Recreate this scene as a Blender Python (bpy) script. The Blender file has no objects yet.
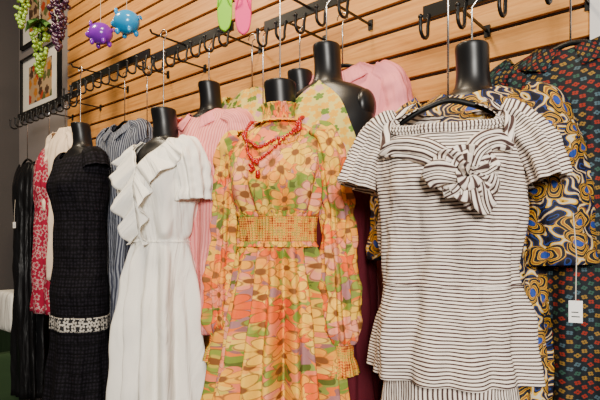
import bpy, math, random
import numpy as np
from mathutils import Vector, noise
random.seed(3); np.random.seed(3)
PI=math.pi
# ------------------------------------------------------------------ node helpers
class G:
    def __init__(s,name,rough=.8,sheen=.0,spec=.3):
        s.mat=bpy.data.materials.new(name); s.mat.use_nodes=True
        s.nt=s.mat.node_tree; s.b=s.nt.nodes['Principled BSDF']
        s.b.inputs['Roughness'].default_value=rough
        s.b.inputs['Specular IOR Level'].default_value=spec
    def setin(s,inp,v):
        if isinstance(v,bpy.types.NodeSocket): s.nt.links.new(v,inp)
        elif isinstance(v,(tuple,list)):
            v=tuple(v)
            inp.default_value = v+(1,) if (len(v)==3 and inp.type=='RGBA') else v
        else: inp.default_value=v
    def m(s,op,a,b=None,c=None):
        n=s.nt.nodes.new('ShaderNodeMath'); n.operation=op
        s.setin(n.inputs[0],a)
        if b is not None: s.setin(n.inputs[1],b)
        if c is not None: s.setin(n.inputs[2],c)
        return n.outputs[0]
    def vm(s,op,a,b=None):
        n=s.nt.nodes.new('ShaderNodeVectorMath'); n.operation=op
        s.setin(n.inputs[0],a)
        if b is not None: s.setin(n.inputs[1],b)
        return n.outputs[0]
    def mix(s,f,a,b,bt='MIX'):
        n=s.nt.nodes.new('ShaderNodeMix'); n.data_type='RGBA'; n.blend_type=bt
        s.setin(n.inputs[0],f); s.setin(n.inputs[6],a); s.setin(n.inputs[7],b)
        return n.outputs[2]
    def coord(s,k='UV'):
        return s.nt.nodes.new('ShaderNodeTexCoord').outputs[k]
    def sep(s,v):
        n=s.nt.nodes.new('ShaderNodeSeparateXYZ'); s.setin(n.inputs[0],v); return n.outputs
    def comb(s,x,y,z=0.0):
        n=s.nt.nodes.new('ShaderNodeCombineXYZ')
        s.setin(n.inputs[0],x);s.setin(n.inputs[1],y);s.setin(n.inputs[2],z); return n.outputs[0]
    def noise(s,v,sc,det=2,rough=.5,dist=0):
        n=s.nt.nodes.new('ShaderNodeTexNoise'); s.setin(n.inputs['Vector'],v)
        n.inputs['Scale'].default_value=sc; n.inputs['Detail'].default_value=det
        n.inputs['Roughness'].default_value=rough; n.inputs['Distortion'].default_value=dist
        return n.outputs[0]
    def ramp(s,f,stops,interp='LINEAR'):
        n=s.nt.nodes.new('ShaderNodeValToRGB'); s.setin(n.inputs[0],f)
        cr=n.color_ramp; cr.interpolation=interp
        while len(cr.elements)<len(stops): cr.elements.new(.5)
        for e,(p,c) in zip(cr.elements,stops): e.position=p; e.color=tuple(c)+(1,)
        return n.outputs[0]
    def step(s,x,edge,soft=.02):   # 1 when x<edge
        n=s.nt.nodes.new('ShaderNodeMapRange'); s.setin(n.inputs[0],x)
        if isinstance(edge,(int,float)):
            n.inputs[1].default_value=edge-soft; n.inputs[2].default_value=edge+soft
        else:
            s.setin(n.inputs[1],s.m('SUBTRACT',edge,soft)); s.setin(n.inputs[2],s.m('ADD',edge,soft))
        n.inputs[3].default_value=1; n.inputs[4].default_value=0
        return n.outputs[0]
    def flowers(s,uv,scale,off,R,n,rnd=.8,inner=.35):
        v=s.vm('ADD',s.vm('MULTIPLY',uv,(scale,scale,0)),(off,off*1.7,0))
        vo=s.nt.nodes.new('ShaderNodeTexVoronoi'); vo.voronoi_dimensions='2D'
        s.setin(vo.inputs['Vector'],v); vo.inputs['Scale'].default_value=1; vo.inputs['Randomness'].default_value=rnd
        d=s.vm('SUBTRACT',v,vo.outputs['Position']); x,y,_=s.sep(d)
        cc=s.sep(vo.outputs['Color'])
        th=s.m('ADD',s.m('ARCTAN2',y,x),s.m('MULTIPLY',cc[0],6.28))
        pet=s.m('ABSOLUTE',s.m('COSINE',s.m('MULTIPLY',th,n/2)))
        edge=s.m('MULTIPLY',s.m('ADD',s.m('MULTIPLY',s.m('POWER',pet,.6),1-inner),inner),R)
        r=vo.outputs['Distance']
        return dict(mask=s.step(r,edge),core=s.step(r,R*.25),rel=s.m('DIVIDE',r,edge),rnd=cc,r=r,pet=pet)
    def out(s,col,bumpsrc=None,strength=.3,dist=.01):
        s.setin(s.b.inputs['Base Color'],col)
        if bumpsrc is not None:
            bn=s.nt.nodes.new('ShaderNodeBump'); bn.inputs['Strength'].default_value=strength
            bn.inputs['Distance'].default_value=dist
            s.setin(bn.inputs['Height'],bumpsrc); s.nt.links.new(bn.outputs[0],s.b.inputs['Normal'])
        return s.mat
    def wr(s,uv,sx=14,sy=4):   # cloth wrinkle height
        return s.noise(s.vm('MULTIPLY',uv,(sx,sy,1)),1.0,3,.55,.6)

def plain(name,col,rough=.7,metal=0,spec=.4):
    g=G(name,rough,0,spec); g.b.inputs['Metallic'].default_value=metal
    nz=g.noise(g.coord('Object'),9,2)
    return g.out(g.mix(g.m('MULTIPLY',nz,.22),col,tuple(x*.6 for x in col)))
def cloth(name,col,sx=14,sy=4,b=.5,var=.15,rough=.85):
    g=G(name,rough,0,.2); uv=g.coord()
    h=g.wr(uv,sx,sy)
    c=g.mix(g.m('MULTIPLY',g.noise(uv,5),var),col,tuple(x*.7 for x in col))
    return g.out(c,h,b,.03)

M={}
M['black']=plain('black_plastic',(.004,.004,.005),.38,spec=.4)
M['iron']=plain('black_iron',(.005,.005,.005),.4,spec=.3)
M['chrome']=plain('steel_wire',(.6,.58,.55),.25,metal=1)
M['white_cloth']=cloth('white_crepe',(.90,.87,.79),16,2.5,.75,.05)
M['cream_cloth']=cloth('cream_cotton',(.78,.62,.46),16,3,.5)
M['pink_cloth']=cloth('pink_cotton',(.84,.27,.29),14,4,.8)
M['maroon']=cloth('maroon_cloth',(.08,.006,.013))
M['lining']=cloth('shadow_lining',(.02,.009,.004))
M['satin']=cloth('black_satin',(.005,.005,.006),16,3,.7,.1,.42)

def m_blacklace():
    g=G('black_lace',.85,0,.12); uv=g.coord(); x,y,_=g.sep(uv)
    f=g.flowers(uv,52,1,.5,6,.3,.3)
    row=g.step(g.m('FRACT',g.m('DIVIDE',y,.05)),.12,.03)
    c=g.mix(f['mask'],(.002,.002,.003),(.008,.007,.011)); c=g.mix(g.m('MULTIPLY',f['core'],.5),c,(.03,.026,.034)); c=g.mix(row,c,(.0015,.0015,.002))
    return g.out(c,g.wr(uv),.6,.02)
M['black_lace']=m_blacklace()
def m_whitelace():
    g=G('black_white_lace_band',.8,0,.3); uv=g.coord()
    f=g.flowers(uv,24,3,.55,6,.1,.2)
    ring=g.m('MULTIPLY',f['mask'],g.m('SUBTRACT',1,f['core']))
    return g.out(g.mix(ring,(.012,.012,.014),(.50,.47,.42)))
M['lace_band']=m_whitelace()
def m_stripe(name,ax,period,dark=(.060,.032,.028),light=(.86,.76,.66),duty=.44,bs=.75):
    g=G(name,.8,0,.2); uv=g.coord(); s=g.sep(uv)
    w=g.m('ADD',s[ax],g.m('MULTIPLY',g.noise(uv,7,2),.020))
    fr=g.m('FRACT',g.m('DIVIDE',w,period))
    k=g.step(g.m('ABSOLUTE',g.m('SUBTRACT',fr,.5)),duty/2,.06)
    return g.out(g.mix(k,light,dark),g.wr(uv,9,7),bs,.03)
M['stripe_h']=m_stripe('striped_jersey',1,.0086)
M['stripe_v']=m_stripe('striped_jersey_bias',0,.0086)
M['pink_stripe']=m_stripe('pink_pinstripe',0,.011,(.66,.17,.17),(.82,.32,.29),.4)
M['greyp']=m_stripe('grey_ticking_stripe',0,.013,(.035,.04,.065),(.24,.26,.31),.55)
M['navyp']=m_stripe('navy_ticking_stripe',0,.02,(.018,.02,.035),(.10,.11,.15),.6)
def m_floral():
    g=G('retro_floral_print',.75,0,.2); uv=g.coord()
    uvw=g.vm('ADD',uv,g.comb(g.m('MULTIPLY',g.noise(uv,9,2),.05),g.m('MULTIPLY',g.noise(uv,11,2),.05)))
    c=g.ramp(g.noise(uvw,20,1),[(.0,(.10,.12,.02)),(.40,(.24,.28,.05)),(.48,(.78,.17,.02)),(.56,(.30,.12,.11)),(.64,(.58,.44,.06))],'CONSTANT')
    f=g.flowers(uvw,21,9,.62,3,1,.05)
    leaf=g.ramp(f['rnd'][1],[(0,(.18,.24,.03)),(.3,(.78,.20,.09)),(.55,(.36,.16,.16)),(.75,(.82,.44,.04))],'CONSTANT')
    c=g.mix(f['mask'],c,leaf)
    for sc,off,R,n_,cols in ((14,2,.54,6,[(0,(.87,.36,.02)),(.25,(.83,.11,.015)),(.42,(.83,.27,.16)),(.62,(.25,.30,.04)),(.80,(.88,.54,.08))]),
                             (9.5,5.3,.44,7,[(0,(.88,.50,.04)),(.28,(.84,.13,.015)),(.5,(.87,.31,.025)),(.72,(.82,.31,.19))])):
        f=g.flowers(uvw,sc,off,R,n_,.9,.45)
        pc=g.ramp(f['rnd'][1],cols,'CONSTANT')
        pc=g.mix(g.m('MULTIPLY',g.step(f['rel'],.5,.06),.5),pc,g.ramp(f['rnd'][2],[(0,(.88,.50,.05)),(.5,(.80,.16,.02))],'CONSTANT'))
        pc=g.mix(g.m('MULTIPLY',g.step(f['pet'],.3,.08),.6),pc,(.30,.08,.02))
        pc=g.mix(f['core'],pc,(.22,.08,.02))
        rim=g.m('MULTIPLY',f['mask'],g.step(g.m('ABSOLUTE',g.m('SUBTRACT',f['rel'],.95)),.045,.02))
        c=g.mix(f['mask'],c,pc)
        c=g.mix(g.m('MULTIPLY',rim,.8),c,(.22,.08,.03))
    return g.out(c,g.wr(uv,18,3),.75,.025)
M['floral']=m_floral()
def m_smock():
    g=G('smocked_gold',.8,0,.2); uv=g.coord(); x,y,_=g.sep(uv)
    a=g.m('MULTIPLY',g.m('SINE',g.m('MULTIPLY',g.m('ADD',x,y),2*PI/.016)),g.m('SINE',g.m('MULTIPLY',g.m('SUBTRACT',x,y),2*PI/.016)))
    k=g.m('ADD',g.m('MULTIPLY',a,.14),g.noise(uv,34,2))
    c=g.ramp(k,[(.28,(.24,.05,.015)),(.42,(.72,.18,.02)),(.54,(.84,.42,.04)),(.66,(.30,.30,.05)),(.78,(.80,.26,.07))])
    return g.out(c,g.m('ADD',a,g.m('SINE',g.m('MULTIPLY',x,2*PI/.011))),.35,.005)
M['smock']=m_smock()
def m_wax():
    g=G('african_wax_print',.7,0,.3); uv=g.coord()
    uvw=g.vm('ADD',uv,g.comb(g.m('MULTIPLY',g.noise(uv,12,2),.07),g.m('MULTIPLY',g.noise(uv,9,2),.08)))
    w=g.m('SINE',g.m('MULTIPLY',g.noise(uvw,15,1),55))
    base=g.ramp(g.m('ADD',g.m('MULTIPLY',w,.5),.5),[(0,(.006,.006,.014)),(.3,(.012,.035,.17)),(.5,(.006,.006,.012)),(.70,(.66,.36,.012)),(.92,(.60,.52,.36))],'CONSTANT')
    f=g.flowers(uvw,13,4,.5,2,.9,.3)
    rr=g.m('SINE',g.m('MULTIPLY',f['rel'],20))
    fc=g.ramp(g.m('ADD',g.m('MULTIPLY',rr,.5),.5),[(0,(.008,.008,.015)),(.45,(.68,.37,.012)),(.80,(.26,.09,.01))],'CONSTANT')
    c=g.mix(f['mask'],base,fc); c=g.mix(f['core'],c,(.015,.05,.28))
    return g.out(c,g.wr(uv),.8,.025)
M['wax']=m_wax()
def m_dots():
    g=G('dark_foulard_print',.75,0,.2); uv=g.coord()
    r45=g.nt.nodes.new('ShaderNodeVectorRotate'); r45.rotation_type='Z_AXIS'; g.setin(r45.inputs['Vector'],uv); r45.inputs['Angle'].default_value=.78
    f=g.flowers(r45.outputs[0],60,1,.36,4,0.0,.5)
    pc=g.ramp(f['rnd'][1],[(0,(.22,.02,.01)),(.35,(.025,.07,.05)),(.55,(.22,.12,.02)),(.8,(.05,.09,.11))],'CONSTANT')
    c=g.mix(f['mask'],(.007,.010,.013),pc); c=g.mix(f['core'],c,(.015,.015,.015))
    return g.out(c,g.wr(uv),.8,.025)
M['dots']=m_dots()
def m_magenta():
    g=G('magenta_print',.8,0,.2); uv=g.coord()
    f=g.flowers(uv,20,1,.5,5,.8,.4)
    c=g.mix(f['mask'],(.34,.008,.04),(.50,.30,.30)); c=g.mix(g.step(f['rel'],.6,.05),c,(.38,.012,.05))
    return g.out(c,g.wr(uv),.4,.02)
M['magenta']=m_magenta()
def m_softfloral():
    g=G('pastel_floral',.8,0,.2); uv=g.coord()
    f=g.flowers(uv,34,1,.5,5,.8,.5)
    c=g.mix(f['mask'],(.62,.50,.12),g.ramp(f['rnd'][1],[(0,(.70,.36,.02)),(.4,(.12,.20,.03)),(.7,(.60,.30,.28))],'CONSTANT'))
    return g.out(c,g.wr(uv),.4,.02)
M['softfl']=m_softfloral()
def m_wood():
    g=G('slat_wood',.45,0,.3); p=g.coord('Object')
    x,y,z=g.sep(p)
    board=g.m('FLOOR',g.m('DIVIDE',z,.1))
    v=g.comb(g.m('MULTIPLY',x,1.4),g.m('MULTIPLY',board,3.7),g.m('MULTIPLY',z,26))
    n=g.noise(v,2.2,5,.6,1.2)
    c=g.ramp(n,[(.25,(.36,.14,.028)),(.5,(.55,.25,.06)),(.75,(.66,.34,.10))])
    t=g.noise(g.comb(board,0,0),3.1,0)
    c=g.mix(g.m('MULTIPLY',t,.4),c,(.36,.14,.028))
    return g.out(c,n,.12,.004)
M['wood']=m_wood()
def m_paint(name,col):
    g=G(name,.8,0,.3); p=g.coord('Object')
    n=g.noise(p,3,4); c=g.mix(g.m('MULTIPLY',n,.25),col,tuple(a*.75 for a in col))
    return g.out(c,g.noise(p,80,3),.08,.003)
M['greywall']=m_paint('grey_wall_paint',(.24,.21,.20))
M['darkwall']=m_paint('dark_wall_paint',(.06,.052,.05))
M['lightwall']=m_paint('pale_wall_paint',(.60,.58,.57))
M['ceil']=m_paint('ceiling_paint',(.35,.30,.24))
def m_floor():
    g=G('dark_floor_boards',.4,0,.4); p=g.coord('Object'); x,y,z=g.sep(p)
    n=g.noise(g.comb(g.m('MULTIPLY',x,2),g.m('MULTIPLY',y,30),0),1.5,4)
    c=g.ramp(n,[(.3,(.035,.02,.012)),(.7,(.10,.06,.035))])
    gap=g.step(g.m('FRACT',g.m('DIVIDE',y,.12)),.04,.02)
    return g.out(g.mix(gap,c,(.01,.006,.004)))
M['floor']=m_floor()
def m_art(name,seed):
    g=G(name,.5,0,.4); p=g.coord('Object')
    x,y,z=g.sep(p); f=g.flowers(g.comb(x,z,0),12,seed,.5,5,.8,.6)
    c=g.mix(f['mask'],(.46,.30,.16),g.ramp(f['rnd'][1],[(0,(.42,.05,.015)),(.35,(.08,.04,.02)),(.6,(.50,.18,.02)),(.8,(.10,.11,.03))],'CONSTANT'))
    return g.out(c)
M['art1']=m_art('fruit_print_a',1.3); M['art2']=m_art('fruit_print_b',7.1)
M['mat']=plain('picture_mat',(.85,.80,.70),.8)
M['red']=plain('red_bead',(.42,.004,.003),.25,spec=.5)
M['purple']=plain('purple_ceramic',(.16,.012,.38),.2,spec=.6)
M['blue']=plain('blue_ceramic',(.008,.25,.55),.2,spec=.6)
M['green']=plain('lime_foam',(.22,.58,.01),.5)
M['pinkf']=plain('hot_pink_foam',(.80,.02,.20),.5)
M['ggrape']=plain('green_grape',(.18,.30,.03),.3,spec=.5)
M['pgrape']=plain('purple_grape',(.04,.008,.03),.3,spec=.5)
M['leaf']=plain('vine_leaf',(.04,.11,.015),.6)
M['paper']=plain('paper_tag',(.88,.86,.82),.8)
M['string']=plain('cotton_string',(.5,.45,.38),.9)
M['chairgreen']=cloth('green_upholstery',(.025,.05,.02))

# ------------------------------------------------------------------ mesh builder
class MB:
    def __init__(s): s.v=[];s.f=[];s.uv=[];s.mi=[];s.sm=[];s.mats=[];s.n=0
    def mid(s,k):
        if k not in s.mats: s.mats.append(k)
        return s.mats.index(k)
    def grid(s,P,UV,mat,smooth=True):
        r,c=P.shape[:2]; b=s.n; s.v.append(P.reshape(-1,3)); s.n+=r*c; k=s.mid(mat)
        for j in range(r-1):
            for i in range(c-1):
                s.f.append((b+j*c+i,b+j*c+i+1,b+(j+1)*c+i+1,b+(j+1)*c+i))
                for (jj,ii) in ((j,i),(j,i+1),(j+1,i+1),(j+1,i)): s.uv.append(UV[jj,ii])
                s.mi.append(k); s.sm.append(smooth)
    def sphere(s,c,r,mat,sx=1,sy=1,sz=1,n=10):
        th=np.linspace(0,2*PI,2*n+1); ph=np.linspace(-PI/2,PI/2,n+1)
        P=np.zeros((n+1,2*n+1,3))
        P[...,0]=c[0]+r*sx*np.outer(np.cos(ph),np.cos(th)); P[...,1]=c[1]+r*sy*np.outer(np.cos(ph),np.sin(th))
        P[...,2]=c[2]+r*sz*np.outer(np.sin(ph),np.ones_like(th))
        s.grid(P,P[...,[0,2]]*1.0,mat)
    def wire(s,pts,r,mat,n=8):
        pts=np.array(pts,float); T=np.gradient(pts,axis=0); T/=np.linalg.norm(T,axis=1)[:,None]+1e-9
        rr=np.full(len(pts),r) if np.isscalar(r) else np.array(r)
        a=np.linspace(0,2*PI,n+1); P=np.zeros((len(pts),n+1,3))
        ref=np.array([0.,1.,0.1]) if abs(T[:,1]).max()<.95 else np.array([1.,.05,.2])
        for i in range(len(pts)):
            A=np.cross(T[i],ref); A/=np.linalg.norm(A)+1e-9; B=np.cross(T[i],A)
            P[i]=pts[i]+rr[i]*(np.outer(np.cos(a),A)+np.outer(np.sin(a),B))
        s.grid(P,P[...,[0,2]],mat)
    def box(s,lo,hi,mat,bev=0):
        lo=np.array(lo,float);hi=np.array(hi,float)
        x0,y0,z0=lo;x1,y1,z1=hi
        V=np.array([(x0,y0,z0),(x1,y0,z0),(x1,y1,z0),(x0,y1,z0),(x0,y0,z1),(x1,y0,z1),(x1,y1,z1),(x0,y1,z1)])
        b=s.n; s.v.append(V); s.n+=8; k=s.mid(mat)
        for q in ((0,3,2,1),(4,5,6,7),(0,1,5,4),(1,2,6,5),(2,3,7,6),(3,0,4,7)):
            s.f.append(tuple(b+i for i in q)); s.mi.append(k); s.sm.append(False)
            for i in q: s.uv.append((V[i][0],V[i][2]))
    def build(s,name,loc=(0,0,0),rz=0,solid=0,bevel=0):
        me=bpy.data.meshes.new(name); V=np.concatenate(s.v)
        me.from_pydata(V.tolist(),[],s.f)
        uvl=me.uv_layers.new(name='UVMap'); uvl.data.foreach_set('uv',np.array(s.uv,float).reshape(-1))
        for k in s.mats: me.materials.append(M[k])
        me.polygons.foreach_set('material_index',s.mi); me.polygons.foreach_set('use_smooth',s.sm)
        me.update()
        o=bpy.data.objects.new(name,me); o.location=loc; o.rotation_euler=(0,0,rz)
        bpy.context.scene.collection.objects.link(o)
        if bevel:
            bm=o.modifiers.new('bevel','BEVEL'); bm.width=bevel; bm.segments=2; bm.limit_method='ANGLE'
        if solid:
            sm=o.modifiers.new('thickness','SOLIDIFY'); sm.thickness=solid; sm.offset=-1
        return o

def pchip(Y,t):
    Y=np.array(Y,float); n=len(Y); d=np.diff(Y); m=np.zeros(n); m[0]=d[0]; m[-1]=d[-1]
    for i in range(1,n-1):
        if d[i-1]*d[i]>0: m[i]=2*d[i-1]*d[i]/(d[i-1]+d[i])
    x=np.clip(t,0,1)*(n-1); i=np.minimum(x.astype(int),n-2); f=x-i
    h00=2*f**3-3*f**2+1;h10=f**3-2*f**2+f;h01=-2*f**3+3*f**2;h11=f**3-f**2
    return h00*Y[i]+h10*m[i]+h01*Y[i+1]+h11*m[i+1]

class Body:
    """lofted garment body: keys=(z,rx,ry,cx,cy,fold)  bottom -> neck; theta 0 = front (-y)"""
    def __init__(s,keys,seed=0,kr=(7,19),e=2.08,nz=.004,bust=None,sharp=False):
        s.K=[np.array([k[i] if i<len(k) else 0 for k in keys],float) for i in range(6)]
        r=np.random.RandomState(seed); s.ks=r.randint(kr[0],kr[1],6); s.ph=r.rand(6)*6.28; s.dr=(r.rand(6)-.5)*1.5
        s.e=e; s.nz=nz; s.bust=bust; s.seed=seed; s.sharp=sharp; s.n=len(keys)
    def ev(s,th,t,off=0.0):
        th=np.asarray(th,float); t=np.asarray(t,float); th,t=np.broadcast_arrays(th,t)
        z,rx,ry,cx,cy,fo=[pchip(k,t) for k in s.K]
        F=np.zeros_like(z)
        for k,p,d in zip(s.ks,s.ph,s.dr):
            w=np.sin(k*th+p+d*z*4)
            F+= (1-2*np.abs(w))*.4 if s.sharp else w*.4
        N=np.zeros_like(z); fl=N.reshape(-1)
        if s.nz:
            for i,(a,b) in enumerate(zip(th.reshape(-1),z.reshape(-1))):
                fl[i]=noise.noise((math.sin(a)*2.2+s.seed,math.cos(a)*2.2,b*6))+.5*noise.noise((math.sin(a)*6,math.cos(a)*6+s.seed,b*11))
        R=fo*F+s.nz*N+off
        sn,cs=np.sin(th),np.cos(th); ex=2/s.e
        x=cx+(rx+R)*np.sign(sn)*np.abs(sn)**ex; y=cy-(ry+R)*np.sign(cs)*np.abs(cs)**ex
        if s.bust:
            zb,amp=s.bust
            for q in (-.48,.48): y=y-amp*np.exp(-((th-q)/.33)**2-((z-zb)/.06)**2)
        return np.stack([x,y,z],-1)
    def mesh(s,mb,mat,tmax=None,nth=150,nt=100,tmin=0,off=0,th0=-PI,th1=PI):
        th=np.linspace(th0,th1,nth+1); tm=np.ones_like(th) if tmax is None else np.array([tmax(a) for a in th])
        T=tmin+(tm[None,:]-tmin)*np.linspace(0,1,nt)[:,None]; TH=np.broadcast_to(th,T.shape)
        P=s.ev(TH,T,off)
        rx=pchip(s.K[1],T);ry=pchip(s.K[2],T)
        u=TH*np.maximum((rx+ry)/2,.13); vv=P[...,2]
        mb.grid(P,np.stack([u+2,vv],-1),mat)

def tube(mb,keys,mat,fold=.003,seed=0,n=40,rows=60,kr=(5,12),nz=.004,e=2):
    """keys=(x,y,z,ra,rb,[fold])"""
    K=[np.array([k[i] if i<len(k) else fold for k in keys],float) for i in range(6)]
    t=np.linspace(0,1,rows); X,Y,Z,ra,rb,fo=[pchip(k,t) for k in K]
    p=np.stack([X,Y,Z],-1); T=np.gradient(p,axis=0); T/=np.linalg.norm(T,axis=1)[:,None]
    L=np.concatenate([[0],np.cumsum(np.linalg.norm(np.diff(p,axis=0),axis=1))])
    r=np.random.RandomState(seed); ks=r.randint(kr[0],kr[1],4);ph=r.rand(4)*6.28
    a=np.linspace(0,2*PI,n+1); P=np.zeros((rows,n+1,3)); UV=np.zeros((rows,n+1,2))
    for i in range(rows):
        B=np.array([0,1.,0])-T[i]*T[i][1]; B/=np.linalg.norm(B); A=np.cross(B,T[i])
        F=sum(np.sin(k*a+q+L[i]*6) for k,q in zip(ks,ph))*.5*fo[i]
        F=F+np.array([nz*(noise.noise((math.sin(q)*2+seed,math.cos(q)*2,L[i]*12))+.6*noise.noise((math.sin(q)*3,seed,L[i]*26))) for q in a])
        P[i]=p[i]+np.outer((ra[i]+F)*np.cos(a),A)+np.outer((rb[i]+F)*np.sin(a),B)
        UV[i,:,0]=a*max((ra+rb).mean()/2,.04)+seed; UV[i,:,1]=-L[i]+seed*.37
    mb.grid(P,UV,mat)
    return P
def ruffle(mb,P,W,D,waves,amp,mat,rows=9,power=1.0,uvo=0):
    P=np.array(P,float);n=len(P);W=np.array(W,float)*np.ones((n,1));D=np.array(D,float)*np.ones((n,1))
    s=np.linspace(0,1,n); L=np.concatenate([[0],np.cumsum(np.linalg.norm(np.diff(P,axis=0),axis=1))])
    O=np.zeros((rows,n,3));UV=np.zeros((rows,n,2))
    for j in range(rows):
        q=j/(rows-1)
        w=np.sin(s*waves*2*PI+1.3*np.sin(s*2*PI))+.35*np.sin(s*waves*4*PI)
        O[j]=P+W*q+D*((w*amp+amp*.9)*q**power)[:,None]
        UV[j,:,0]=L*1.3+uvo;UV[j,:,1]=q*np.linalg.norm(W,axis=1)+uvo
    mb.grid(O,UV,mat)
def interp_path(pts,n):
    pts=np.array(pts,float); t=np.linspace(0,1,n); return np.stack([pchip(pts[:,i],t) for i in range(pts.shape[1])],-1)

def torso(zn,w=1.,d=1.,f=.0):
    return [(zn-.42,.160*w,.110*d,0,0,f),(zn-.33,.172*w,.118*d,0,0,f),(zn-.23,.188*w,.128*d,0,0,f*.7),(zn-.15,.192*w,.118*d,0,0,f*.5),
            (zn-.09,.188*w,.10*d,0,0.005,f*.3),(zn-.055,.172*w,.085*d,0,.01,0),(zn-.028,.125*w,.075*d,0,.012,0),(zn-.005,.075*w,.062*d,0,.015,0)]
# ------------------------------------------------------------------ black hanging dress form
def form(loc,zn,rz=0,top=.125,hook=2.3,w=1.,nk=1.):
    mb=MB()
    t8=torso(zn)
    k=[(zn-.46,.02,.02),(zn-.46,.105,.07),(zn-.42,.125,.082),(zn-.33,.142,.095)]+[(a[0],a[1]*.9*w,a[2]*.88,0,a[4],0) for a in t8[2:]]
    k[-1]=(zn-.004,.058,.055,0,.015,0)
    k+=[(zn+.02,.049*nk,.051*nk,0,.016),(zn+.06,.046*nk,.049*nk,0,.012),(zn+top-.014,.047*nk,.051*nk,0,.004),(zn+top-.004,.046*nk,.050*nk,0,.003),(zn+top,.041*nk,.044*nk,0,.003),(zn+top+.001,.001,.001,0,.003)]
    Body(k,nz=0,bust=(zn-.22,.014)).mesh(mb,'black',nth=64,nt=110)
    for sx in (-1,1): mb.sphere((sx*.148*w,.004,zn-.105),.047,'black',.62,1.2,1.2,12)
    z0=zn+top; h=hook-z0
    pts=[(0,.003,z0-.01),(0,.003,z0+h*.35),(0,.003,z0+h-.05)]
    for a in np.linspace(-.5,3.4,14): pts.append((.02*math.cos(a),.003,z0+h-.02+.02*math.sin(a)))
    mb.wire(pts,.0028,'chrome'); mb.sphere((0,.003,z0),.009,'chrome',n=6)
    return mb.build('dress_form',loc,rz)

def hanger(mb,zn,hook,w=.19,r=.008,off=.0):
    pts=[(-w,0,zn-.06),(-.06,0,zn-.012),(0,0,zn+.004),(.06,0,zn-.012),(w,0,zn-.06)]
    mb.wire(interp_path(pts,24),r,'iron')
    p=[(0,0,zn),(0,0,hook-.05),(.004,0,hook-.03)]
    for a in np.linspace(-.3,3.3,12): p.append((.022*math.cos(a),0,hook-.02+.022*math.sin(a)))
    mb.wire(p,.0028,'chrome')

# ================================================================== ROOM
mb=MB(); 
x0,x1=-3.73,-.315
for i in range(37):
    z=i*.1; mb.box((x0,-.018,z+.008),(x1,0,z+.093),'wood')
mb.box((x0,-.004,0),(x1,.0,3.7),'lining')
mb.build('slatwall_panel',bevel=.003)
def simplebox(name,lo,hi,mat):
    b=MB(); b.box(lo,hi,mat); return b.build(name)
simplebox('wall_back',(-4.7,.001,0),(2.2,.12,3.7),'greywall')
simplebox('wall_left',(-4.82,-5,0),(-4.7,.12,3.7),'darkwall')
simplebox('trim_1',(x1,-.03,0),(x1+.06,.0,3.7),'lightwall')
simplebox('wall_right_pier',(x1+.06,-.012,0),(2.2,.0,3.7),'lightwall')
simplebox('floor',(-4.82,-5,-.1),(2.2,.12,0),'floor')
simplebox('ceiling',(-4.82,-5,3.7),(2.2,.12,3.8),'ceil')
def picture(z0,z1,xa,xb,art):
    b=MB(); y=-.03; w=.022
    b.box((xa,y,z0),(xb,0,z0+w),'iron');b.box((xa,y,z1-w),(xb,0,z1),'iron')
    b.box((xa,y,z0),(xa+w,0,z1),'iron');b.box((xb-w,y,z0),(xb,0,z1),'iron')
    b.box((xa+w,-.012,z0+w),(xb-w,0,z1-w),'mat'); b.box((xa+.15,-.014,z0+.11),(xb-.15,-.01,z1-.09),art)
    return b.build('framed_picture')
picture(2.42,2.93,-4.60,-3.86,'art1'); picture(3.02,3.58,-4.60,-3.83,'art2')

# ================================================================== RAILS
def rail(xa,xb,z,y=-.28,arms=(),br=(.1,.1)):
    b=MB()
    b.box((xa,y-.005,z-.020),(xb,y+.005,z+.020),'iron')
    for x in (xa+br[0],xb-br[1]):
        b.box((x-.003,y,z-.004),(x+.003,-.018,z+.004),'iron'); b.box((x-.010,-.024,z-.02),(x+.010,-.016,z+.02),'iron')
    n=max(2,int((xb-xa)/.085))
    for i in range(n):
        x=xa+.02+(xb-xa-.04)*i/(n-1)
        p=[(x,y-.004,z-.01),(x,y-.012,z-.05)]
        for a in np.linspace(PI*.95,PI*2.05,9): p.append((x,y-.036-.024*math.cos(PI-(a-PI)),z-.068+.024*math.sin(a)))
        p.append((x,p[-1][1]+.0,z-.035)); b.wire(p,.0055,'iron',6); b.sphere(p[-1],.008,'iron',n=5)
    for (x,yy,hz) in arms:
        b.wire([(x,y,z-.0),(x,yy-.02,z),(x,yy-.03,z+.015)],.005,'iron',6)
    return b.build('hook_rail')
rail(-3.94,-2.98,2.295,br=(.3,.25))
rail(-3.085,-2.23,2.35,arms=[(-2.73,-.42,0)],br=(.2,.22))
rail(-2.215,-1.60,2.31,arms=[(-1.93,-.44,0)])
rail(-1.41,-.98,2.25,arms=[(-1.17,-.48,0)])
rail(-.72,-.22,2.10,arms=[(-.545,-.46,0)])

# ================================================================== FRONT DRESSES
# ---------- striped dress (on a black hanger)
X,Y=-.555,-.47; zn=1.755; RZ=.34
mb=MB()
k=[(1.055,.200,.140,0,0,.014),(1.10,.196,.137,0,0,.013),(1.20,.183,.128,0,0,.010),(1.29,.171,.118,0,0,.006)]+torso(zn,.97,1.05,.007)[1:]
k[4]=(zn-.33,.175,.122,0,0,.007); B=Body(k,11,(5,13),nz=.016,bust=(zn-.22,.016))
n=B.n; q=n-1
def tm(a):
    w=max(0,1-(abs(a)/1.0)**4); return (q-.3-2.5*w)/q
B.mesh(mb,'stripe_h',tm,170,150)
th=np.linspace(-PI,PI,120); mb.wire(B.ev(th,np.full(120,3.0/q),.0),.0028,'stripe_h',6)
k2=[(.50,.225,.155,0,0,.02),(.75,.205,.138,0,0,.014),(1.0,.168,.106,0,0,.006),(1.25,.140,.085,0,0,.0)]
Body(k2,5,(6,15),nz=.003).mesh(mb,'stripe_v',nth=140,nt=40)
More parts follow.
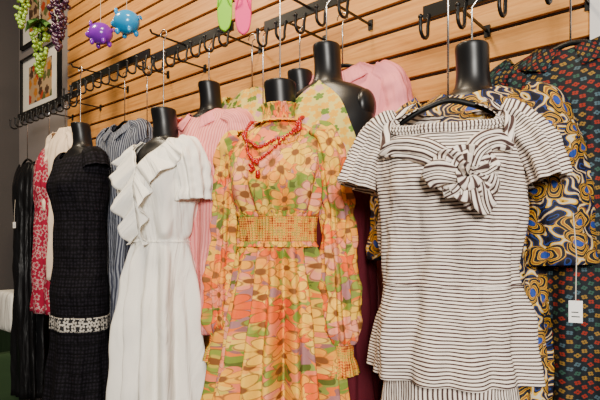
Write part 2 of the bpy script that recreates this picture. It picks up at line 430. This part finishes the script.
for sx,sd in ((-1,1),(1,2)):
    tube(mb,[(sx*.122,.0,zn-.045,.042,.058),(sx*.160,0,zn-.065,.047,.068,.005),(sx*.195,-.003,zn-.115,.051,.077,.008),(sx*.222,-.008,zn-.185,.053,.083,.011),(sx*.230,-.01,zn-.215,.055,.086,.012)],'stripe_h',seed=sd+3,n=60,rows=50,nz=.013)
def band(pathpts,w,offs,mat,fold=.004,n=60,rows=14):
    pp=interp_path(pathpts,n); th,t=pp[:,0],pp[:,1]
    C=B.ev(th,t,offs); T=np.gradient(C,axis=0);T/=np.linalg.norm(T,axis=1)[:,None]
    O=np.stack([np.sin(th),-np.cos(th),0*th],-1); S=np.cross(T,O); S/=np.linalg.norm(S,axis=1)[:,None]
    L=np.concatenate([[0],np.cumsum(np.linalg.norm(np.diff(C,axis=0),axis=1))])
    ww=pp[:,2] if pp.shape[1]>2 else np.full(n,w)
    P=np.zeros((rows,n,3));UV=np.zeros((rows,n,2))
    for j in range(rows):
        qq=j/(rows-1)*2-1
        P[j]=C+S*(qq*ww)[:,None]+O*(fold*(1-qq*qq)*2+fold*.8*math.sin(qq*9))
        UV[j,:,0]=qq*ww+1;UV[j,:,1]=L
    mb.grid(P,UV,mat)
BT=.26
for sg in (-1,1):
    band([(sg*1.25,(q-.5)/q,.028),(sg*1.02,(q-1.6)/q,.026),(sg*.90,(q-2.8)/q,.022),(sg*.80,(q-3.9)/q,.010)],.02,.006,'stripe_v',fold=.006)
    band([(sg*.80,(q-3.85)/q,.010),(sg*.60+.02,(q-3.65)/q,.026),(sg*.3+.10,(q-3.9)/q,.030),(BT+sg*.05,(q-4.6)/q,.014)],.02,.012,'stripe_v',fold=.007)
    c=B.ev(np.array([sg*.80]),np.array([(q-3.9)/q]),.010)[0]; mb.sphere(c,.010,'stripe_h',1.2,.7,.8,8)
band([(-1.0,(q-2.0)/q),(-.6,(q-2.75)/q),(.0,(q-2.85)/q),(.6,(q-2.75)/q),(1.0,(q-2.0)/q)],.011,.004,'stripe_h',fold=.003)
bc=B.ev(np.array([BT]),np.array([(q-4.72)/q]),.022)[0]
fw=np.array([math.sin(BT*.7),-math.cos(BT*.7),0.]); rt=np.array([math.cos(BT*.7),math.sin(BT*.7),0.]); up=np.array([0,0,1.])
def lobe(ang,length,wid,seed,th_=.02):
    d=rt*math.cos(ang)+up*math.sin(ang); sd=-rt*math.sin(ang)+up*math.cos(ang); f=fw
    rows=30;cols=49;P=np.zeros((rows,cols,3));UV=np.zeros((rows,cols,2))
    for i in range(rows):
        s=i/(rows-1); w=wid*(.25+.75*math.sin(min(1,s*1.2)*PI/2))*(1-.22*max(0,s-.8)/.2); h=th_*(.45+max(0,math.sin(s*PI))**.7)
        for j in range(cols):
            a=2*PI*j/(cols-1); rip=.007*math.sin(5*a+seed+s*3)*(s+.35)+.003*math.sin(9*a+seed*2)
            P[i,j]=bc+d*(s*length-.014*math.cos(2*a)*s)+sd*((w+rip)*math.cos(a)+.006*math.sin(s*5+seed))+f*((h+rip)*math.sin(a)+.008+.008*math.sin(s*PI))
            UV[i,j]=(w*math.cos(a)*1.2+3+seed,s*length+seed)
    mb.grid(P,UV,'stripe_v' if seed%2 else 'stripe_h')
lobe(PI*1.02,.088,.036,1,.018);lobe(PI*.80,.068,.026,2,.015);lobe(PI*1.25,.062,.024,11,.013)
lobe(.15,.052,.036,3,.017);lobe(.95,.060,.030,5,.015);lobe(-.55,.062,.032,6,.015);lobe(-1.1,.088,.028,7,.013);lobe(-1.9,.052,.024,9,.010)
for R0,wd,am,wv,fo_ in ((.020,.036,.011,5,.018),(.011,.024,.009,4,.029)):
    a=np.linspace(0,2*PI,160); P=bc+fw*fo_+np.outer(np.cos(a)*R0,rt)+np.outer(np.sin(a)*R0*1.15,up)
    W=(np.outer(np.cos(a),rt)+np.outer(np.sin(a)*1.1,up))*wd*(1+.15*np.sin(3*a+1))[:,None]
    ruffle(mb,P,W,fw,wv,am,'stripe_v',8,1.0,R0*7)
lobe(2.9,.020,.014,8,.033)
hanger(mb,zn+.002,2.135,.15,.008)
mb.build('striped_peplum_dress',(X,Y,0),RZ,.002)

# ---------- floral maxi dress
X,Y=-1.16,-.46; zn=1.80; RZ=.30
form((X-.01,Y+.01,0),zn,RZ,.14,2.27,nk=1.15)
mb=MB()
t8=torso(zn,1.0,1.06,.005)
k=[(.06,.32,.25,0,-.01,.038),(.70,.245,.185,0,-.01,.036),(1.05,.190,.142,0,-.005,.028),(1.25,.160,.120,0,0,.018),(1.375,.137,.107,0,0,.006),(1.395,.133,.103,0,0,.001),(1.475,.139,.107,0,0,.001),(1.490,.147,.114,0,0,.006)]+t8[2:]
k[8]=(1.58,.176,.133,0,0,.008)
B=Body(k,21,(9,22),nz=.012,bust=(zn-.22,.016)); B.mesh(mb,'floral',None,220,170)
q=B.n-1
B.mesh(mb,'smock',lambda a:6.0/q,120,12,tmin=5.0/q,off=.004)
th=np.linspace(-PI,PI,260)
for tt,dz in ((5.0/q,-.018),(6.0/q,.018)):
    P=B.ev(th,np.full(260,tt),.004); ruffle(mb,P,(0,0,dz),np.stack([np.sin(th),-np.cos(th),0*th],-1),40,.006,'floral',6)
col=[(zn-.03,.085,.075,0,.012,0),(zn+.0,.066,.064,0,.012,.002),(zn+.035,.062,.062,0,.010,.002),(zn+.055,.068,.068,0,.010,.004)]
C=Body(col,3,(14,30),nz=0); C.mesh(mb,'floral',nth=120,nt=16)
P=C.ev(th,np.full(260,.34),.002);R_=np.stack([np.sin(th),-np.cos(th),0*th],-1)
ruffle(mb,P,np.stack([np.sin(th)*.02,-np.cos(th)*.02,0*th-.012],-1),R_,26,.005,'floral',6)
thy=np.linspace(-.75,.75,120)
ty=np.array([(q-1.2-1.6*(1-(a/.75)**4))/q for a in thy]); P=B.ev(thy,ty,.003)
ruffle(mb,P,(0,-.004,-.016),np.stack([np.sin(thy),-np.cos(thy),0*thy],-1),20,.003,'floral',6)
for sx,sd in ((-1,1),(1,2)):
    tube(mb,[(sx*.13,.0,zn-.055,.042,.052,.004),(sx*.162,0,zn-.07,.052,.064,.006),(sx*.185,0,zn-.12,.054,.066,.006),(sx*.197,0,zn-.25,.046,.058,.007),(sx*.210,-.005,zn-.42,.046,.056,.009),(sx*.219,-.012,zn-.56,.052,.060,.011),(sx*.224,-.015,zn-.67,.054,.062,.011),(sx*.226,-.016,zn-.715,.042,.046,.006),(sx*.226,-.016,zn-.73,.034,.036,.002)],'floral',seed=sd+3,n=70,rows=120,kr=(5,13),nz=.014)
    tube(mb,[(sx*.226,-.016,zn-.725,.035,.037,.002),(sx*.227,-.017,zn-.765,.035,.037,.002),(sx*.228,-.018,zn-.79,.041,.044,.006),(sx*.229,-.018,zn-.825,.048,.052,.009)],'smock',seed=sd+8,n=80,rows=24,kr=(12,20),nz=.002)
mb.build('floral_maxi_dress',(X,Y,0),RZ,.002)
mb=MB()
rr=random.Random(4)
for dep_,wid in ((4.0,.50),(3.3,.60)):
    path=interp_path([(2.2,q-.5),(1.5,q-.1),(.95,q-.5),(wid,q-1.8),(.14,q-dep_+.4),(-.05,q-dep_),(-.22,q-dep_+.4),(-wid-.05,q-1.8),(-.95,q-.5),(-1.5,q-.1),(-2.2,q-.5)],70)
    P=B.ev(path[:,0],path[:,1]/q,.014)
    for i,p in enumerate(P):
        p[2]+=.014*max(0,min(1,path[i,1]-(q-1.4)))
        mb.sphere(p,rr.choice((.0042,.0055,.0065,.0048)),'red',n=6)
    mb.wire(P,.0015,'red',5)
c=B.ev(np.array([-.05]),np.array([(q-4.05)/q]),.02)[0]
for i in range(9): mb.sphere(c+np.array([rr.uniform(-.013,.013),rr.uniform(-.008,.004),-i*.006]),.0075,'red',n=6)
mb.build('red_bead_necklace',(X,Y,0),RZ)

# ---------- white dress
X,Y=-1.905,-.42; zn=1.855; RZ=.10
form((X,Y,0),zn,RZ,.125,2.33,nk=1.1)
mb=MB()
t8=torso(zn,1.02,1.12,.006)
k=[(.20,.25,.19,0,-.01,.034),(.70,.218,.162,0,-.01,.030),(1.10,.188,.142,0,-.005,.024),(1.32,.162,.124,0,0,.014),(1.385,.149,.115,0,0,.003),(1.40,.147,.114,0,0,.001),(1.43,.160,.125,0,0,.012)]+t8[1:]
B=Body(k,31,(6,15),nz=.013,bust=(zn-.22,.022)); q=B.n-1
def tmw(a): return (q-.6-3.4*max(0,1-abs(a)/.85))/q
B.mesh(mb,'white_cloth',tmw,200,150)
th=np.linspace(-PI,PI,120); mb.wire(B.ev(th,np.full(120,4.5/q),.001),.003,'white_cloth',6)
for sx,sd in ((-1,1),(1,2)):
    tube(mb,[(sx*.13,.0,zn-.055,.046,.06),(sx*.172,0,zn-.075,.054,.075),(sx*.195,0,zn-.13,.057,.078,.006),(sx*.208,-.0,zn-.22,.056,.076,.009),(sx*.215,-.0,zn-.29,.058,.078,.011)],'white_cloth',seed=sd+13,n=60,rows=60,nz=.014)
for sg in (-1,1):
    a=np.concatenate([np.linspace(2.9,.85,60),np.linspace(.85,.02,70),np.full(80,.0)])*sg
    t=np.array([tmw(x) for x in a]); t[130:]=np.linspace(t[129],(5.9)/q,80)
    P=B.ev(a,t,.006); O=np.stack([np.sin(a),-np.cos(a),0*a],-1); N_=len(a)
    wd=np.zeros((N_,3)); s=np.linspace(0,1,N_)
    wd[:,0]=sg*(.035+.040*np.sin(s*PI)); wd[:,2]=-(.03+.06*np.sin(s*PI)*s); wd[:60,2]=-.05; wd[:60,0]=O[:60,0]*.035; wd[:60,1]=O[:60,1]*.035
    for c_ in range(3):
        kk=np.ones(25)/25; wd[:,c_]=np.convolve(np.pad(wd[:,c_],12,'edge'),kk,'valid')
    ruffle(mb,P,wd*1.45,O,6,.022,'white_cloth',14,1.1)
mb.build('white_ruffled_dress',(X,Y,0),RZ,.002)

# ---------- black lace dress
X,Y=-2.73,-.40; zn=1.92
form((X,Y,0),zn,0,.125,2.36)
mb=MB(); t8=torso(zn,1.02,1.08,.003)
k=[(.06,.24,.19,0,0,.03),(.50,.215,.16,0,0,.02),(.85,.185,.135,0,0,.006),(.99,.185,.135,0,0,.003),(1.10,.19,.137,0,0,.004),(1.30,.17,.122,0,0,.003)]+t8
B=Body(k,41,(7,15),nz=.010,bust=(zn-.22,.018)); q=B.n-1
B.mesh(mb,'black_lace',lambda a:(q-1.2-1.6*max(0,1-(abs(a)/1.1)**3))/q,150,130)
B.mesh(mb,'lace_band',lambda a:3.0/q,120,10,tmin=2.4/q,off=.004)
for sx,sd in ((-1,1),(1,2)):
    tube(mb,[(sx*.13,.0,zn-.06,.045,.055),(sx*.17,0,zn-.075,.05,.068),(sx*.195,0,zn-.14,.055,.07,.004)],'black_lace',seed=sd+23,n=40,rows=30)
mb.build('black_lace_dress',(X,Y,0),0,.002)

# ================================================================== BACK ROW GARMENTS
def back(name,loc,zn,mat,hem,rz=0,w=1.,flare=1.2,sleeve=None,seed=1,vneck=0,hook=2.3,skirt=None,onform=False,dep=.8,collar=None,fold=.020,button=False,halter=0,hp=3):
    if onform: form(loc,zn,rz,.125,hook)
    mb=MB(); t8=torso(zn,w,dep,.010)
    L=zn-.42-hem
    k=[(hem,.165*w*flare,.11*dep*flare,0,0,fold),(hem+L*.5,.165*w*(1+flare)/2,.11*dep*(1+flare)/2,0,0,fold*.8)]+t8
    B=Body(k,seed,(6,16),nz=.012); q=B.n-1
    f=lambda a:(q-.3-vneck*max(0,1-abs(a)/.8)-halter*abs(math.sin(a))**hp)/q
    if skirt: 
        B.mesh(mb,skirt,lambda a:2.2/q,110,50); B.mesh(mb,mat,f,110,70,tmin=2.2/q,off=.001)
    else: B.mesh(mb,mat,f,120,100)
    if sleeve:
        ln,r=sleeve
        for sx,sd in ((-1,1),(1,2)):
            tube(mb,[(sx*.125*w,.0,zn-.055,.045,.05*dep+.01),(sx*.165*w,0,zn-.08,.055,.06*dep+.01),(sx*.195*w,0,zn-.08-ln*.35,r,r),(sx*.21*w,-.005,zn-.08-ln,r*1.05,r*1.05,.006)],mat,seed=sd+seed,n=44,rows=50,nz=.014)
    if collar:
        for sg in (-1,1):
            a=np.linspace(2.6,.12,70)*sg; t=np.array([f(x) for x in a]); P=B.ev(a,t,.004); O=np.stack([np.sin(a),-np.cos(a),0*a],-1)
            s=np.linspace(0,1,70)[:,None]
            W=np.concatenate([O[:,:1]*.03+sg*.02*s,O[:,1:2]*.03,-.035-.03*s],1)
            ruffle(mb,P,W,O,.5,.003,collar,6)
    if button:
        for i in range(6):
            c=B.ev(np.array([0.]),np.array([(q-3-vneck*.5-i*.6)/q]),.006)[0]; mb.sphere(c,.006,'paper',1,.5,1,6)
    if not onform: hanger(mb,zn-.01,hook,.14*w)
    return mb.build(name,loc,rz,.002)

back('wax_print_dress',(-.565,-.29,0),1.835,'wax',.12,.15,1.08,1.35,(.42,.078),seed=52,hook=2.12,onform=True,vneck=1,dep=1.0)
back('dark_foulard_dress',(-.34,-.15,0),1.955,'dots',.12,0,1.12,1.25,(.50,.08),seed=53,hook=2.25,vneck=1,dep=.75,collar='dots')
back('yellow_halter_dress',(-1.07,-.32,0),1.955,'softfl',.3,.2,1.0,1.15,None,seed=54,hook=2.27,onform=True,vneck=0,skirt='maroon',dep=1.03,halter=6.2,hp=1.1)
back('pink_shirt_dress',(-1.13,-.14,0),2.075,'pink_cloth',.9,.2,1.12,1.1,(.35,.06),seed=55,hook=2.27,vneck=1.5,dep=.7,collar='pink_cloth',button=True)
form((-1.28,-.22,0),1.935,0,.125,2.27)
back('pink_pinstripe_blouse',(-1.80,-.25,0),1.99,'pink_stripe',1.0,.1,1.15,1.15,(.35,.07),seed=56,hook=2.33,onform=True,vneck=1.5,dep=1.05,collar='pink_cloth')
back('pastel_floral_blouse',(-1.64,-.13,0),2.09,'softfl',1.2,0,1.0,1.1,(.25,.06),seed=57,hook=2.33,dep=.6)
back('maroon_long_dress',(-1.50,-.2,0),1.80,'maroon',.4,0,.9,1.1,None,seed=58,hook=2.3,dep=.7)
back('grey_striped_robe',(-2.66,-.17,0),2.09,'greyp',.7,0,1.12,1.15,(.5,.07),seed=59,hook=2.37,vneck=2.5,dep=.75,collar='greyp')
back('navy_striped_dress',(-2.38,-.2,0),1.95,'navyp',.5,0,1.0,1.1,None,seed=63,hook=2.33,dep=.7)
back('cream_blouse',(-3.20,-.27,0),2.12,'cream_cloth',1.15,0,.9,1.0,(.45,.05),seed=60,hook=2.31,dep=.6)
back('magenta_print_dress',(-3.44,-.27,0),2.02,'magenta',.92,0,.85,1.2,None,seed=61,hook=2.31,dep=.6)
back('black_slip_dress',(-3.80,-.27,0),1.98,'satin',.30,0,.85,1.2,None,seed=62,hook=2.31,dep=.6,halter=2.5,vneck=2)

# ================================================================== TAGS
def tag(loc,h=.045,w=.028,ls=.2,rz=.3):
    b=MB(); b.box((-w/2,-.001,-h),(w/2,.001,0),'paper'); b.wire([(0,0,-.004),(.002,0,ls*.5),(-.004,0.01,ls)],.0012,'string',5)
    b.box((-w*.3,-.0015,-h*.75),(w*.3,-.001,-h*.7),'iron'); b.box((-w*.3,-.0015,-h*.55),(w*.2,-.001,-h*.5),'iron')
    return b.build('price_tag',loc,rz)
tag((-.268,-.43,1.262),.05,.028); tag((-3.62,-.42,1.52),.04,.025,.15)

# ================================================================== HANGING DECORATIONS
def strg(b,z0,z1): b.wire([(0,0,z0),(0,0,(z0+z1)/2),(0,0,z1)],.0012,'string',5)
def pig(loc,mat,rz,s=1):
    b=MB(); b.sphere((0,0,0),.062*s,mat,1.15,.98,.98,16); b.sphere((-.068*s,0,.002),.024*s,mat,.9,1,1,10)
    b.sphere((-.088*s,0,.002),.016*s,mat,.5,1,.85,8)
    for sy in (-1,1):
        b.sphere((-.045*s,sy*.028*s,.052*s),.016*s,mat,.5,.8,1.2,8)
        b.sphere((-.064*s,sy*.02*s,.024*s),.004*s,'paper',n=6)
        for sx in (-.035,.038): b.sphere((sx*s,sy*.03*s,-.054*s),.015*s,mat,.9,.9,1.2,8)
    tail=[(.07*s+.004*a,.008*math.sin(a*2.2),.012*s+.008*math.cos(a*2.2)) for a in np.linspace(0,5,20)]
    b.wire(tail,.003,mat,6); strg(b,.05*s,3.7-loc[2])
    return b.build('hanging_piggy_ornament',loc,rz)
pig((-2.50,-.40,2.48),'purple',.5,.9); pig((-2.07,-.50,2.385),'blue',.4,.85); pig((-1.86,-.45,2.54),'purple',.2,.7)
def flop(loc,mat,rz,L=.24):
    b=MB()
    for side,yy in ((0,-.006),(1,.006)):
        rows=18;P=np.zeros((rows,9,3))
        for i in range(rows):
            s=i/(rows-1); w=.036*max(0,math.sin(PI*s))**.38*(1-.18*math.sin(PI*s)**3)*(.86+.2*s)
            for j in range(9):
                qq=j/8*2-1; P[i,j]=(w*qq,yy,-L/2+s*L)
        b.grid(P,P[...,[0,2]],mat)
    rim=[]
    for a in np.linspace(0,1,20): rim.append((.036*max(0,math.sin(PI*a))**.38*(1-.18*math.sin(PI*a)**3)*(.86+.2*a),0,-L/2+a*L))
    rim+= [(-x,y,z) for x,y,z in rim[::-1]]; b.wire(rim,.006,mat,8)
    b.wire([(-.03,-.006,-.02),(-.015,-.03,.03),(0,-.008,.07),(.015,-.03,.03),(.03,-.006,-.02)],.004,mat,6)
    strg(b,L/2,3.7-loc[2]); return b.build('hanging_flip_flop',loc,rz)
flop((-1.63,-.3,2.41),'green',.5); flop((-1.515,-.3,2.365),'pinkf',.75)
def grapes(loc,mat,L,R,n,seed):
    r=random.Random(seed); b=MB()
    for i in range(n):
        s=(i/n); rad=R*(1-s)**.6*(.55+.45*min(1,s*5)); a=r.random()*6.28; qq=r.random()**.4
        b.sphere((rad*qq*math.cos(a),rad*qq*math.sin(a),-s*L),r.uniform(.011,.015),mat,n=6)
    for i in range(5):
        a=i*1.3; P=np.zeros((7,5,3))
        for u in range(7):
            for v in range(5):
                s=u/6;w=.04*math.sin(PI*min(1,s*.9+.08))*(1+.25*math.sin(s*12)); x=s*.09;y=(v/2-1)*w
                P[u,v]=(x*math.cos(a)-y*math.sin(a),x*math.sin(a)+y*math.cos(a),.03-s*s*.06+.01*abs(v-2))
        b.grid(P,P[...,:2],'leaf')
    b.wire([(0,0,-L*.8),(0,0,0),(0.01,0,.06)],.003,'leaf',5); strg(b,.05,3.7-loc[2])
    return b.build('hanging_grape_bunch',loc)
grapes((-3.26,-.40,2.72),'ggrape',.30,.06,90,1); grapes((-3.00,-.40,2.88),'pgrape',.36,.075,120,2); grapes((-3.42,-.45,2.95),'ggrape',.2,.05,50,5)

# ================================================================== ARMCHAIR (far left)
b=MB()
def pad(c,sx,sy,sz,mat):
    th=np.linspace(0,2*PI,41);ph=np.linspace(-PI/2,PI/2,21)
    f=lambda v,e:np.sign(v)*np.abs(v)**e
    P=np.zeros((21,41,3)); P[...,0]=c[0]+sx*np.outer(f(np.cos(ph),.3),f(np.cos(th),.3));P[...,1]=c[1]+sy*np.outer(f(np.cos(ph),.3),f(np.sin(th),.3));P[...,2]=c[2]+sz*np.outer(f(np.sin(ph),.3),np.ones(41))
    b.grid(P,P[...,[0,2]],mat)
pad((0,0,.34),.30,.30,.10,'chairgreen');pad((0,.26,.62),.30,.07,.36,'chairgreen')
for sx in (-1,1):
    pad((sx*.31,0,.42),.05,.30,.18,'chairgreen')
    for sy in (-1,1): b.wire([(sx*.28,sy*.24,.26),(sx*.30,sy*.26,0.0)],[.025,.015],'iron',8)
pad((0.05,.20,.86),.22,.10,.15,'white_cloth')
b.build('armchair',(-4.22,-.42,0))

# ================================================================== CAMERA + LIGHT
cam=bpy.data.cameras.new('camera'); co=bpy.data.objects.new('camera',cam); bpy.context.scene.collection.objects.link(co)
co.location=(0,-1.7,1.4); cam.lens=30; cam.sensor_width=36; cam.shift_y=40/600
a=math.atan2(.757,-.653); co.rotation_euler=(PI/2,0,a-PI/2); cam.clip_start=.05
bpy.context.scene.camera=co
def area(name,loc,tgt,size,e,col):
    l=bpy.data.lights.new(name,'AREA'); l.size=size; l.energy=e; l.color=col
    o=bpy.data.objects.new(name,l); o.location=loc; o.rotation_euler=(Vector(tgt)-Vector(loc)).to_track_quat('-Z','Y').to_euler()
    bpy.context.scene.collection.objects.link(o)
area('key_light',(1.5,-3.3,2.2),(-1.7,-.3,1.2),.8,245,(1,.95,.87))  # added key light from the right for side contrast, no window here
area('ceiling_lamp',(-1.2,-1.1,3.5),(-1.4,-.1,1.6),.3,50,(1,.80,.55))
area('ceiling_lamp_b',(-2.9,-1.2,3.5),(-2.8,-.1,1.6),.3,48,(1,.82,.58))
w=bpy.data.worlds.new('world'); bpy.context.scene.world=w; w.use_nodes=True
w.node_tree.nodes['Background'].inputs[0].default_value=(1,.96,.92,1); w.node_tree.nodes['Background'].inputs[1].default_value=.07
